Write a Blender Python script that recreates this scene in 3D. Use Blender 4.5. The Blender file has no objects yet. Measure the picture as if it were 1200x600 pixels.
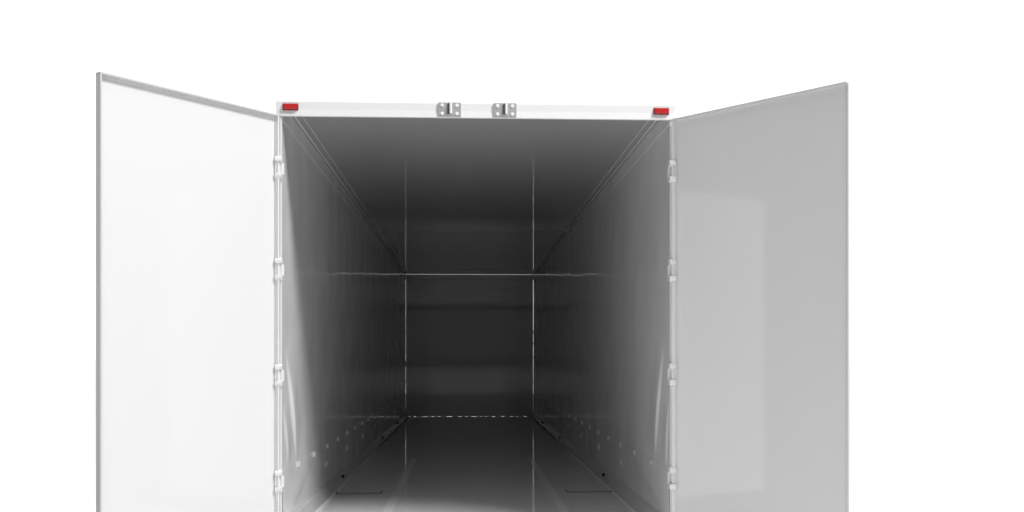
import bpy, bmesh, math, random
from mathutils import Vector, Matrix
random.seed(7)
S = bpy.context.scene

# ------------------------------------------------------------------ camera
F = 1195.0                                   # focal length in photo pixels (1200 wide)
PSI = math.atan(54 / F)
CZ = 2.305                                   # eye height above the ground
cam = bpy.data.cameras.new('camera'); cam.lens = 36 * F / 1200; cam.sensor_width = 36
cam.shift_y = 118 / 1200; cam.clip_end = 3000; cam.clip_start = 0.05
co = bpy.data.objects.new('camera', cam); S.collection.objects.link(co)
co.location = (0, 0, CZ); co.rotation_euler = (math.pi / 2, 0, -PSI)
S.camera = co
S.view_settings.view_transform = 'Standard'; S.view_settings.look = 'None'
S.view_settings.exposure = 0; S.view_settings.gamma = 1
S.cycles.max_bounces = 10; S.cycles.diffuse_bounces = 5; S.cycles.glossy_bounces = 6
S.cycles.use_denoising = True
S.cycles.sample_clamp_indirect = 4

# ------------------------------------------------------------------ world: a white studio, dim behind the camera
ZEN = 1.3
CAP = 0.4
W = bpy.data.worlds.new('World'); S.world = W; W.use_nodes = True
nt = W.node_tree; bg = nt.nodes['Background']
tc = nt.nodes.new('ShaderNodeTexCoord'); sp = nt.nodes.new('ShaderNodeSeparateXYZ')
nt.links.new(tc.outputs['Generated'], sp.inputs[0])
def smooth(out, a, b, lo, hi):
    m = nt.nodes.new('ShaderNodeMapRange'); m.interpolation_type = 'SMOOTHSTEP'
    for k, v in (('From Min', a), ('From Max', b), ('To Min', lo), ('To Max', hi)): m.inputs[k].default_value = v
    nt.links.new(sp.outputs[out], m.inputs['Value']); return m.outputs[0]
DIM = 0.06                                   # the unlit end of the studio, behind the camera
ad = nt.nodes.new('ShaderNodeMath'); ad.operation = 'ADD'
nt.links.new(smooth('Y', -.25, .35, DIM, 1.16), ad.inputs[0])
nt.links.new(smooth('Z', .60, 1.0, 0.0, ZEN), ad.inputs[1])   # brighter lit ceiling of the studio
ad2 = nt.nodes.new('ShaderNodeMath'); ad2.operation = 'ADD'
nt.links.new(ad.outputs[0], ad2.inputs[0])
nt.links.new(smooth('Y', -.97, -.80, CAP, 0.0), ad2.inputs[1])  # glow added behind the camera to brighten the deep interior
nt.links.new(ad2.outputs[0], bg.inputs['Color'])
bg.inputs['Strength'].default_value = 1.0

# ------------------------------------------------------------------ lamps
def area(name, az, el, dist, size, energy, target=(0.1, 6.0, 2.3)):
    l = bpy.data.lights.new(name, 'AREA'); l.shape = 'DISK'; l.size = size; l.energy = energy
    o = bpy.data.objects.new(name, l); S.collection.objects.link(o)
    a, b = math.radians(az), math.radians(el)
    d = Vector((math.sin(a) * math.cos(b), -math.cos(a) * math.cos(b), math.sin(b)))
    t = Vector(target); o.location = t + d * dist
    o.rotation_euler = (-d).to_track_quat('-Z', 'Y').to_euler()
    return o
area('studio_lamp', 55, 53, 14, 3.8, 2080)

# ------------------------------------------------------------------ materials
def mat(name, col, rough=0.4, spec=0.5, metal=0.0, bump=None, var=0.0, coat=0.0):
    m = bpy.data.materials.new(name); m.use_nodes = True; t = m.node_tree
    b = t.nodes['Principled BSDF']
    b.inputs['Base Color'].default_value = (*col, 1); b.inputs['Roughness'].default_value = rough
    b.inputs['Specular IOR Level'].default_value = spec; b.inputs['Metallic'].default_value = metal
    b.inputs['Coat Weight'].default_value = coat
    c = t.nodes.new('ShaderNodeTexCoord')
    if var:
        n = t.nodes.new('ShaderNodeTexNoise'); n.inputs['Scale'].default_value = 3.0; n.inputs['Detail'].default_value = 5
        r = t.nodes.new('ShaderNodeMapRange'); r.inputs['To Min'].default_value = 1 - var; r.inputs['To Max'].default_value = 1 + var
        x = t.nodes.new('ShaderNodeMix'); x.data_type = 'RGBA'; x.blend_type = 'MULTIPLY'; x.inputs[0].default_value = 1
        x.inputs[6].default_value = (*col, 1)
        t.links.new(c.outputs['Object'], n.inputs['Vector']); t.links.new(n.outputs['Fac'], r.inputs['Value'])
        t.links.new(r.outputs[0], x.inputs[7]); t.links.new(x.outputs[2], b.inputs['Base Color'])
    if bump:
        sc, dist, det = bump
        mp = t.nodes.new('ShaderNodeMapping'); mp.inputs['Scale'].default_value = sc
        n = t.nodes.new('ShaderNodeTexNoise'); n.inputs['Scale'].default_value = 1.0; n.inputs['Detail'].default_value = det
        bu = t.nodes.new('ShaderNodeBump'); bu.inputs['Distance'].default_value = dist; bu.inputs['Strength'].default_value = 1
        t.links.new(c.outputs['Object'], mp.inputs[0]); t.links.new(mp.outputs[0], n.inputs['Vector'])
        t.links.new(n.outputs['Fac'], bu.inputs['Height']); t.links.new(bu.outputs[0], b.inputs['Normal'])
    return m
M_white = mat('white_paint', (.80, .80, .80), .28, .5, var=.01)
M_door = mat('door_skin', (.74, .74, .74), .02, .7, bump=((.5, .5, .5), .00015, 1))
M_edge = mat('door_edge_aluminium', (.64, .64, .65), .35, .5, metal=.2)
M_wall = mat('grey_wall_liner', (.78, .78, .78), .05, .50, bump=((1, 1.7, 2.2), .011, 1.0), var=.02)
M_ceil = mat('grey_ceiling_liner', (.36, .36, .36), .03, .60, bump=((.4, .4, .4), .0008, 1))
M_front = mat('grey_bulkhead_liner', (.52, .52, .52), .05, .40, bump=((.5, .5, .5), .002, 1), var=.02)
M_floor = mat('grey_floor_plate', (.80, .80, .80), .05, .5, bump=((.5, .5, .5), .0008, 1), var=.03)
M_strip = mat('pale_floor_strip', (.9, .9, .9), .12, .5)
M_rail = mat('grey_rail', (.66, .66, .66), .12, .5)
M_hl_white = mat('highlight_white', (.86, .86, .86), .35, .5)  # white colour in place of an edge highlight and leaking seam light
M_hl_grey = mat('highlight_grey', (.72, .72, .72), .3, .5)  # lighter grey that draws highlights and mirrored lines along the ceiling edge
M_rivet = mat('white_weld_paint', (.85, .85, .85), .3, .5)
M_dark = mat('dark_rubber', (.02, .02, .02), .5, .4)
M_rod = mat('floor_rod_steel', (.10, .10, .10), .4, .4)
M_steel = mat('galvanised_plate', (.40, .40, .405), .42, .5, metal=.15, var=.05)
M_hole = mat('white_bolt_head', (.85, .85, .85), .3, .5)
M_red = mat('red_lens', (.50, .010, .012), .18, .6)
M_house = mat('lamp_housing', (.12, .01, .012), .4, .4)
M_ground = mat('studio_floor', (.93, .93, .93), .45, .5)
M_surround = mat('dark_surround', (.12, .12, .12), .6, .3)  # dark ground out of view, added to dim what the doors reflect
M_chassis = mat('chassis_steel', (.10, .10, .10), .5, .4)
M_tyre = mat('tyre_rubber', (.02, .02, .02), .7, .3)

# ------------------------------------------------------------------ helpers
def link(name, bm, m, parent=None, bevel=0, smooth=False, seg=2):
    bmesh.ops.recalc_face_normals(bm, faces=bm.faces)
    me = bpy.data.meshes.new(name); bm.to_mesh(me); bm.free()
    o = bpy.data.objects.new(name, me); S.collection.objects.link(o)
    me.materials.append(m)
    if smooth:
        for p in me.polygons: p.use_smooth = True
    if bevel:
        b = o.modifiers.new('bevel', 'BEVEL'); b.width = bevel; b.segments = seg; b.limit_method = 'ANGLE'
    if parent: o.parent = parent
    return o
def box(bm, x0, x1, y0, y1, z0, z1, f=None):
    vs = []
    for z in (z0, z1):
        for (x, y) in ((x0, y0), (x1, y0), (x1, y1), (x0, y1)):
            p = Vector((x, y, z)); vs.append(bm.verts.new(f(p) if f else p))
    for q in ((3, 2, 1, 0), (4, 5, 6, 7), (0, 1, 5, 4), (1, 2, 6, 5), (2, 3, 7, 6), (3, 0, 4, 7)):
        bm.faces.new([vs[i] for i in q])
def tube(bm, a, b, r, n=16, f=None, r2=None):
    a, b = Vector(a), Vector(b); d = (b - a).normalized()
    u = d.orthogonal().normalized(); v = d.cross(u); rings = []
    for p, rr in ((a, r), (b, r if r2 is None else r2)):
        ring = []
        for k in range(n):
            t = 2 * math.pi * k / n; q = p + (u * math.cos(t) + v * math.sin(t)) * rr
            ring.append(bm.verts.new(f(q) if f else q))
        rings.append(ring)
    for k in range(n):
        bm.faces.new((rings[0][k], rings[0][(k + 1) % n], rings[1][(k + 1) % n], rings[1][k]))
    bm.faces.new(rings[0][::-1]); bm.faces.new(rings[1])
def extrude_profile(bm, pts, axis, a, b):
    """pts: 2-D closed outline; axis 'y': (x,z) along y, axis 'x': (y,z) along x, axis 'z': (x,y) along z"""
    def P(p, t):
        return {'y': (p[0], t, p[1]), 'x': (t, p[0], p[1]), 'z': (p[0], p[1], t)}[axis]
    A = [bm.verts.new(P(p, a)) for p in pts]; B = [bm.verts.new(P(p, b)) for p in pts]
    n = len(pts)
    for k in range(n): bm.faces.new((A[k], A[(k + 1) % n], B[(k + 1) % n], B[k]))
    bm.faces.new(A[::-1]); bm.faces.new(B)
def new(): return bmesh.new()
c_, s_ = math.cos(PSI), math.sin(PSI)
def x_at(u, y): k = (u - 600) / F; return y * (k * c_ + s_) / (c_ - k * s_)
def z_at(v, x, y): return CZ + (418 - v) * (x * s_ + y * c_) / F

# ------------------------------------------------------------------ dimensions
XL, XR = -1.157, 1.304            # inner faces of the side walls
Y0, Y1 = 6.48, 19.72              # rear opening, inner face of the front wall
ZF, ZC = CZ - 1.155, CZ + 1.590   # floor, ceiling
XC = (XL + XR) / 2
OXL, OXR = XL - .032, XR + .032   # outer skin
ZOP = CZ + 1.513                  # underside of header
ZT = CZ + 1.613                   # top of header / roof

# ------------------------------------------------------------------ setting
bm = new(); box(bm, -900, 900, -900, 900, -.2, 0)
g = link('ground', bm, M_surround); g['kind'] = 'structure'
# white studio sweep on added dark ground, outline shaped for the reflections: wide behind the trailer, a tongue under and in front of it
bm = new(); vs = [bm.verts.new((x, y, .004)) for x, y in ((-14, -200), (14, -200), (14, -14), (4.0, -8), (4.0, 10), (900, 10), (900, 900), (-900, 900), (-900, 10), (-4.0, 10), (-4.0, -8), (-14, -14))]
bm.faces.new(vs); g = link('floor', bm, M_ground); g['kind'] = 'structure'

# ------------------------------------------------------------------ the trailer
T = bpy.data.objects.new('box_trailer', None); S.collection.objects.link(T)
T.location = (0, 0, 0)
T['label'] = 'empty white box trailer seen from behind with both rear doors swung wide open'
T['category'] = 'trailer'

# outer shell
for nm, a, b in (('side_wall', OXL, XL - .008), ('side_wall', XR + .008, OXR)):
    bm = new(); box(bm, a, b, Y0 + .09, Y1 + .05, ZF - .12, ZC + .008); link(nm, bm, M_white, T)
bm = new(); box(bm, OXL - .003, OXR + .003, Y0 + .092, Y1 + .053, ZC + .0085, ZT - .004); link('roof', bm, M_white, T, bevel=.003)

# wall liners: thin sheets with the bulges and creases that the photograph shows near the doors
def crease(y, z, side):
    """inward push of the liner: long folds in the sheet beside the door frame"""
    h = 0.0
    def fold(ya, za, yb, zb, w1, w2, amp):
        dy, dz = yb - ya, zb - za; L2 = dy * dy + dz * dz
        t = ((y - ya) * dy + (z - za) * dz) / L2
        if t < -.15 or t > 1.1: return 0
        L = math.sqrt(L2); d = ((y - ya) * dz - (z - za) * dy) / L
        env = max(0, math.sin(math.pi * min(1, max(0, (t + .12) / 1.2))))
        w = w1 if d > 0 else w2
        return amp * env * math.exp(-(d / w) ** 2)
    zb = ZF
    if side < 0:
        h += fold(6.66, zb + 1.12, 7.02, zb + .50, .022, .26, .016)
        h += fold(6.55, zb + .80, 6.72, zb + .48, .03, .14, .008)
        h += fold(6.5, zb + .10, 7.6, zb + .36, .05, .12, .006)
    else:
        h += fold(6.72, zb + 1.15, 7.00, zb + .50, .022, .26, .014)
        h += fold(6.52, zb + .85, 6.62, zb + .45, .03, .12, .007)
        h += fold(6.5, zb + .12, 7.9, zb + .40, .05, .12, .006)
    h += .0016 * math.sin(y * 5.1 + .6 * side) * math.exp(-((z - ZF) / .9) ** 2)
    return h
for side, x in ((-1, XL), (1, XR)):
    bm = new(); ny, nz = 420, 110; grid = []
    ys = [Y0 + .002 + (Y1 + .004 - Y0) * (i / ny) ** 1.9 for i in range(ny + 1)]
    zs = [ZF - .01 + (ZC - ZF + .02) * j / nz for j in range(nz + 1)]
    for layer in (0, 1):
        grid.append([[bm.verts.new((x - side * (crease(y, z, side) if layer == 0 else -.006), y, z)) for z in zs] for y in ys])
    for L in (0, 1):
        for i in range(ny):
            for j in range(nz):
                q = (grid[L][i][j], grid[L][i + 1][j], grid[L][i + 1][j + 1], grid[L][i][j + 1])
                bm.faces.new(q if L == 0 else q[::-1])
    o = link('wall_liner', bm, M_wall, T, smooth=True)
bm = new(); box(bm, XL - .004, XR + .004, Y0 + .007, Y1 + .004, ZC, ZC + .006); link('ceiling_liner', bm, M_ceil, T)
# front wall: its edges do not close everywhere, so daylight shows through the seams at the corners and along the foot
def zrow(v): return CZ + 1.5945 - (v - 321.6) * .01648
def front_outline(e):
    pts = [(XL - .004, ZC - .0017 - e)]
    for v0, v1 in ((328.5, 374), (375, 389), (391, 412), (413.5, 424), (430, 446), (449, 478)):
        pts += [(XL - .004, zrow(v0)), (XL + .0012 + e, zrow(v0)), (XL + .0012 + e, zrow(v1)), (XL - .004, zrow(v1))]
    pts.append((XL - .004, ZF - .004))
    rr = random.Random(3); x = XL + .04
    while x < XR - .12:
        w = rr.choice((.035, .045, .045, .06, .11)); h = ZF + rr.choice((.0019, .0023, .0028)) + e
        pts += [(x, ZF - .004), (x, h), (x + w, h), (x + w, ZF - .004)]; x += w + rr.choice((.06, .07, .09, .12))
    pts.append((XR + .004, ZF - .004))
    for v0, v1 in ((328.5, 388), (391, 402), (404, 418), (420, 447), (449, 482))[::-1]:
        pts += [(XR + .004, zrow(v1)), (XR - .0028 - e, zrow(v1)), (XR - .0028 - e, zrow(v0)), (XR + .004, zrow(v0))]
    pts.append((XR + .004, ZC - .0017 - e)); return pts
def plate(name, pts, ya, yb, m):
    bm = new(); extrude_profile(bm, [(p[0], p[1]) for p in pts], 'y', ya, yb); return link(name, bm, m, T)
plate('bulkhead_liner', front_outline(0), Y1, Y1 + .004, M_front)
plate('front_wall', front_outline(.002), Y1 + .0045, Y1 + .012, M_white)
bm = new(); box(bm, XL - .004, XR + .004, Y0 - .01, Y1 + .012, ZF - .05, ZF); link('floor_plate', bm, M_floor, T)

# kick plates along the lower walls (3 mm proud sheets)
KP = .44
for side, x in ((-1, XL), (1, XR)):
    bm = new(); n = 160
    ys = [Y0 + .004 + (Y1 - .002 - Y0) * (i / n) ** 1.7 for i in range(n + 1)]
    zs = [ZF + .001 + (KP - .001) * j / 10 for j in range(11)]
    rows = [[bm.verts.new((x - side * (.0015 + crease(y, z, side)), y, z)) for z in zs] for y in ys]
    for i in range(n):
        for j in range(10):
            bm.faces.new((rows[i][j], rows[i + 1][j], rows[i + 1][j + 1], rows[i][j + 1]))
    # top lip back to the wall
    back = [bm.verts.new((x + side * .001, y, ZF + KP)) for y in ys]
    for i in range(n): bm.faces.new((rows[i][10], rows[i + 1][10], back[i + 1], back[i]))
    link('kick_plate', bm, M_wall, T, smooth=False)

# ceiling perimeter rail: a flat band under the ceiling with pale tubes standing in for edge highlights and a mirrored edge
def rail_profile(o, s, top, t):
    return [(o + s * .0005, ZC - top), (o + s * t, ZC - top), (o + s * t, ZC - .100), (o + s * .0005, ZC - .102)]
for side, x in ((-1, XL), (1, XR)):
    s = -side
    bm = new(); extrude_profile(bm, rail_profile(x, s, .003, .004), 'y', Y0 + .012, Y1 - .004); R_ = link('ceiling_rail', bm, M_wall, T)
    for (dx, dz) in ((.0015, .0015), (.021, .0005), (.029, .0005), (.078, .0005)):
        bm = new(); tube(bm, (x + s * dx, Y0 + .013, ZC - dz), (x + s * dx, Y1 - .004, ZC - dz), .0030, 8); link('edge_highlight', bm, M_hl_grey, R_)
bm = new(); extrude_profile(bm, rail_profile(Y1 - .001, -1, .006, .005), 'x', XL + .006, XR - .006); R_ = link('ceiling_rail', bm, M_front, T)
bm = new(); tube(bm, (XL + .01, Y1 - .0085, ZC - .101), (XR - .01, Y1 - .0085, ZC - .101), .005, 8); link('edge_highlight', bm, M_hl_white, R_)

# skirting with a white strip standing in for light leaking along the floor seam
for side, x in ((-1, XL), (1, XR)):
    s = -side
    pts = [(x + s * .0035, ZF + .001), (x + s * .050, ZF + .001), (x + s * .046, ZF + .018), (x + s * .020, ZF + .100), (x + s * .0035, ZF + .108)]
    bm = new(); extrude_profile(bm, pts, 'y', Y0 + .02, Y1 - .02)
    sk = link('skirting', bm, M_rail, T)
    bm = new(); y = Y0 + .03
    while y < Y1 - .1:
        L = random.uniform(1.2, 3.0); y2 = min(Y1 - .05, y + L)
        box(bm, min(x + s * .0505, x + s * .066), max(x + s * .0505, x + s * .066), y, y2, ZF + .0015, ZF + .016)
        y = y2 + .006
    link('seam_light_line', bm, M_hl_white, sk)
    for yy in (9.34, 13.75, 16.8):
        bm = new(); zc = ZF + .066; xc = x + s * .033
        tube(bm, (xc - s * .012, yy, zc), (xc + s * .012, yy, zc), .017, 12)
        tube(bm, (xc + s * .012, yy, zc), (xc + s * .018, yy, zc + .01), .008, 8)
        link('screw', bm, M_dark, sk)

# lashing brackets on the walls: upper row of slots, lower row of hooks
def bracket(side, x, y, z, k, m):
    s = -side; bm = new()
    if k == 0:
        box(bm, min(x + s * .003, x + s * .008), max(x + s * .003, x + s * .008), y - .013, y + .013, z - .019, z + .019)
        for dy in (-.008, .008):
            box(bm, min(x + s * .008, x + s * .016), max(x + s * .008, x + s * .016), y + dy - .0035, y + dy + .0035, z - .018, z + .018)
    else:
        box(bm, min(x + s * .003, x + s * .008), max(x + s * .003, x + s * .006), y - .018, y + .018, z - .030, z + .030)
        tube(bm, (x + s * .006, y, z + .022), (x + s * .018, y + .02, z), .005, 8)
        tube(bm, (x + s * .018, y + .02, z), (x + s * .006, y, z - .022), .005, 8)
    return link('lashing_bracket', bm, m, T)
M_br = mat('bracket_grey', (.64, .64, .64), .35, .5)
for side, x in ((-1, XL), (1, XR)):
    y = 7.09
    while y < 19.3:
        bracket(side, x, y, ZF + .415, 0, M_br); y += .715
    for y in (8.45, 9.9, 11.4, 12.9, 14.6, 16.5, 18.2):
        bracket(side, x, y, ZF + .275, 1, M_br)
# floor: two pale strips, pulling rods lying by the walls, small scuffs
for x in (XC - .66, XC + .66):
    bm = new(); box(bm, x - .035, x + .035, Y0, 11.6, ZF + .0005, ZF + .004); link('floor_strip', bm, M_strip, T, bevel=.001, seg=1)
for s, xa, xb in ((-1, -1.085, -.715), (1, .86, 1.235)):
    bm = new(); zr = ZF + .008; yy = 8.62
    tube(bm, (xa, yy, zr), (xb, yy, zr), .003, 10)
    e1, e2 = (xb, xa) if s < 0 else (xa, xb)
    tube(bm, (e1, yy, zr), (e1 + (-s) * .012, yy + .06, zr + .012), .005, 10)
    tube(bm, (e2, yy, zr), (e2, yy + .03, zr + .01), .005, 10)
    link('floor_rod', bm, M_rod, T)

# ------------------------------------------------------------------ rear frame
# header
bm = new()
pts = [(Y0 - .016, ZOP), (Y0 - .010, ZOP + .044), (Y0 - .010, ZT - .008), (Y0 - .004, ZT), (Y0 + .110, ZT), (Y0 + .110, ZC + .0065), (Y0 + .006, ZC + .0065), (Y0 + .006, ZOP)]
extrude_profile(bm, pts, 'x', OXL - .003, OXR + .002)
H = link('header', bm, M_white, T, bevel=.003, seg=3)
# jambs: white channel with a raised bead
for side, xin in ((-1, XL), (1, XR)):
    s = side; w = .031
    bm = new()
    a, b = sorted((xin + s * .0005, xin + s * w))
    box(bm, a, b, Y0, Y0 + .09, ZF - .12, ZOP - .001)
    j = link('door_jamb', bm, M_white, T, bevel=.003)
    bm = new(); xb = xin + s * .007
    box(bm, xb - .006, xb + .006, Y0 - .006, Y0 - .0003, ZF - .10, ZOP - .002)
    link('jamb_bead', bm, M_white, j, bevel=.002)
bm = new(); box(bm, OXL - .003, OXR + .003, Y0 - .02, Y0 + .10, ZF - .26, ZF - .121); link('rear_sill', bm, M_white, T, bevel=.006)

# ------------------------------------------------------------------ doors
DZ0, DZ1 = ZF - .10, CZ + 1.513
def solve(uo, vo, off, hx, hy, sgn):
    # outer corner of the flange: on the photo pixel, at door top height
    d = (DZ1 - CZ) * F / (418 - vo); r = (uo - 600) / F * d
    x = r * c_ + d * s_; y = -r * s_ + d * c_
    L = math.hypot(x - hx, y - hy); a0 = math.atan2(abs(x - hx), hy - y)
    w = math.sqrt(L * L - off * off); a = a0 + math.atan2(off, w)
    return w, a
def door(side, hx, hy, uo, vo, dep, endd):
    w, a = solve(uo, vo, dep, hx, hy, side)
    d = Vector((side * math.sin(a), -math.cos(a), 0)); n = Vector((-side * math.cos(a), -math.sin(a), 0))
    f = lambda p: Vector((hx, hy, 0)) + d * p.x + n * p.y + Vector((0, 0, p.z))
    t = .010
    bm = new(); box(bm, t, w - t, -.002, .008, DZ0 + t, DZ1 - t, f); D = link('rear_door', bm, M_door, T)
    fl = [(0, w, DZ1 - t, DZ1), (0, w, DZ0, DZ0 + t), (0, t, DZ0 + t, DZ1 - t), (w - t, w, DZ0 + t, DZ1 - t)]
    for (a0, a1, z0, z1) in fl:
        bm = new(); box(bm, a0, a1, -.004, endd if a0 > t else dep, z0, z1, f); link('rim_flange', bm, M_white if (a1 <= t) else M_edge, D, bevel=.0012, seg=1)
    # outside: two lock rods with keepers, only seen from other places
    for xx in (w * .45, w * .85):
        bm = new(); tube(bm, (xx, -.03, DZ0 + .02), (xx, -.03, DZ1 - .02), .014, 14, f)
        for k in range(5):
            zz = DZ0 + .2 + k * (DZ1 - DZ0 - .4) / 4; box(bm, xx - .03, xx + .03, -.046, -.0041, zz - .03, zz + .03, f)
        link('lock_rod', bm, M_steel, D)
    return D, f
DL, fL = door(-1, x_at(322.5, Y0 - .02), Y0 - .02, 117.6, 83.5, .040, .040)
DR, fR = door(1, x_at(791.0, Y0 - .02), Y0 - .02, 991.4, 95.3, .034, .014)

# hinges: upper and lower lug on the jamb, pin and door leaf between them
for side, uo, D, ys_ in ((-1, 327.2, DL, (196.5, 315.5, 439.5, 563.5)), (1, 787.4, DR, (201.0, 317.0, 438.5, 560.0))):
    for v in ys_:
        x = x_at(uo, Y0 - .02); z = z_at(v, x, Y0 - .02); s = side
        bm = new()
        # C-shaped body: upper and lower lug with bevelled noses on one web plate
        A, B = Y0 - .001, Y0 - .010
        pts = [(A, z - .070), (Y0 - .045, z - .070), (Y0 - .058, z - .056), (Y0 - .058, z - .036), (B, z - .036),
               (B, z + .036), (Y0 - .058, z + .036), (Y0 - .058, z + .056), (Y0 - .045, z + .070), (A, z + .070)]
        extrude_profile(bm, pts, 'x', x - .021, x + .021)
        h = link('hinge', bm, M_white, T, bevel=.003)
        bm = new(); tube(bm, (x + s * .004, Y0 - .032, z - .033), (x + s * .004, Y0 - .032, z + .033), .011, 16)
        link('hinge_pin', bm, M_white, h, smooth=False)
        bm = new(); a, b = sorted((x + s * .014, x + s * .024)); box(bm, a, b, Y0 - .045, Y0 - .014, z - .032, z + .032)
        link('door_leaf', bm, M_white, h, bevel=.002)
        xin = XL if side < 0 else XR
        bm = new(); a, b = sorted((xin - s * .0125, xin - s * .0002)); box(bm, a, b, Y0 - .004, Y0 + .01, z - .040, z + .030)
        link('gusset_tab', bm, M_white, h, bevel=.001, seg=1)

# ------------------------------------------------------------------ header fittings
yf = Y0 - .010
for u0, u1, v0, v1 in ((330.8, 349.4, 121.0, 128.8), (766.0, 784.4, 126.2, 134.0)):
    xa, xb = x_at(u0, yf - .012), x_at(u1, yf - .012); zc = z_at((v0 + v1) / 2, (xa + xb) / 2, yf - .012); hz = .0215
    bm = new(); box(bm, xa, xb, yf - .008, yf - .0003, zc - hz, zc + hz); L = link('marker_light', bm, M_house, H, bevel=.003)
    bm = new(); box(bm, xa + .004, xb - .004, yf - .022, yf - .0083, zc - hz + .004, zc + hz - .004)
    link('red_lens', bm, M_red, L, bevel=.005, seg=3)
for u0, u1, v0, v1 in ((513.4, 540.2, 120.0, 136.4), (578.4, 605.2, 120.8, 137.2)):
    yp = yf - .0105
    xa, xb = x_at(u0, yp), x_at(u1, yp); xc = (xa + xb) / 2; z1 = z_at(v0, xc, yp); z0 = max(ZOP + .004, z_at(v1, xc, yp))
    # bevelled header face leans back above ZT-.042: the plate stands off on it
    bm = new(); box(bm, xa, xb, yp - .002, yp + .0105, z0, z1); P = link('lock_keeper', bm, M_steel, H, bevel=.0015, seg=1)
    bm = new(); box(bm, xc - .013, xc - .001, yp - .006, yp - .0023, z0 + .016, z1 - .010); link('keeper_slot', bm, M_chassis, P)
    bm = new()
    extrude_profile(bm, [(xc - .0005, yp - .0025), (xc - .0005, yp - .020), (xc + .006, yp - .026), (xc + .015, yp - .020), (xc + .015, yp - .0025)], 'z', z0 + .014, z1 - .008)
    link('keeper_cam', bm, M_white, P, bevel=.002)
    bm = new(); box(bm, xc - .014, xc + .014, yp - .018, yp - .0024, z0 + .001, z0 + .012); link('keeper_stop', bm, M_steel, P, bevel=.002)
    bm = new(); box(bm, xc - .004, xc + .012, yp - .016, yp - .0024, z1 - .0065, z1 + .003); link('keeper_stop', bm, M_white, P, bevel=.002)
    for dx in (-.047, .047):
        for dz in (-.026, .026):
            bm = new(); zc = (z0 + z1) / 2 + dz
            tube(bm, (xc + dx, yp - .0022, zc), (xc + dx, yp - .007, zc), .0115, 20, r2=.009); link('bolt', bm, M_hole, P)

# ------------------------------------------------------------------ underframe (below the picture: it carries the box)
for x in (XC - .5, XC + .5):
    bm = new(); box(bm, x - .05, x + .05, Y0 + .15, Y1 - .4, ZF - .40, ZF - .06); link('chassis_beam', bm, M_chassis, T)
for y in (Y0 + 1.7, Y0 + 3.0):
    bm = new(); tube(bm, (XC - 1.0, y, .50), (XC + 1.0, y, .50), .06, 16); link('axle', bm, M_chassis, T)
    bm = new(); box(bm, XC - .56, XC + .56, y - .05, y + .05, .50, ZF - .405); link('axle_bracket', bm, M_chassis, T)
    for s in (-1, 1):
        bm = new(); tube(bm, (XC + s * .93, y, .50), (XC + s * 1.19, y, .50), .50, 48); w = link('wheel', bm, M_tyre, T, bevel=.04)
        bm = new(); tube(bm, (XC + s * 1.191, y, .50), (XC + s * 1.21, y, .50), .27, 32); link('rim', bm, M_steel, w, bevel=.008)
for s in (-1, 1):
    bm = new(); box(bm, XC + s * .7 - .06, XC + s * .7 + .06, Y1 - 3.0, Y1 - 2.88, .02, ZF - .05); link('landing_leg', bm, M_chassis, T)
    bm = new(); box(bm, XC + s * .7 - .13, XC + s * .7 + .13, Y1 - 3.06, Y1 - 2.82, 0, .02); link('leg_foot', bm, M_chassis, T)
bm = new(); box(bm, XC - .9, XC + .9, Y1 - 2.97, Y1 - 2.91, ZF - .30, ZF - .06); link('cross_beam', bm, M_chassis, T)
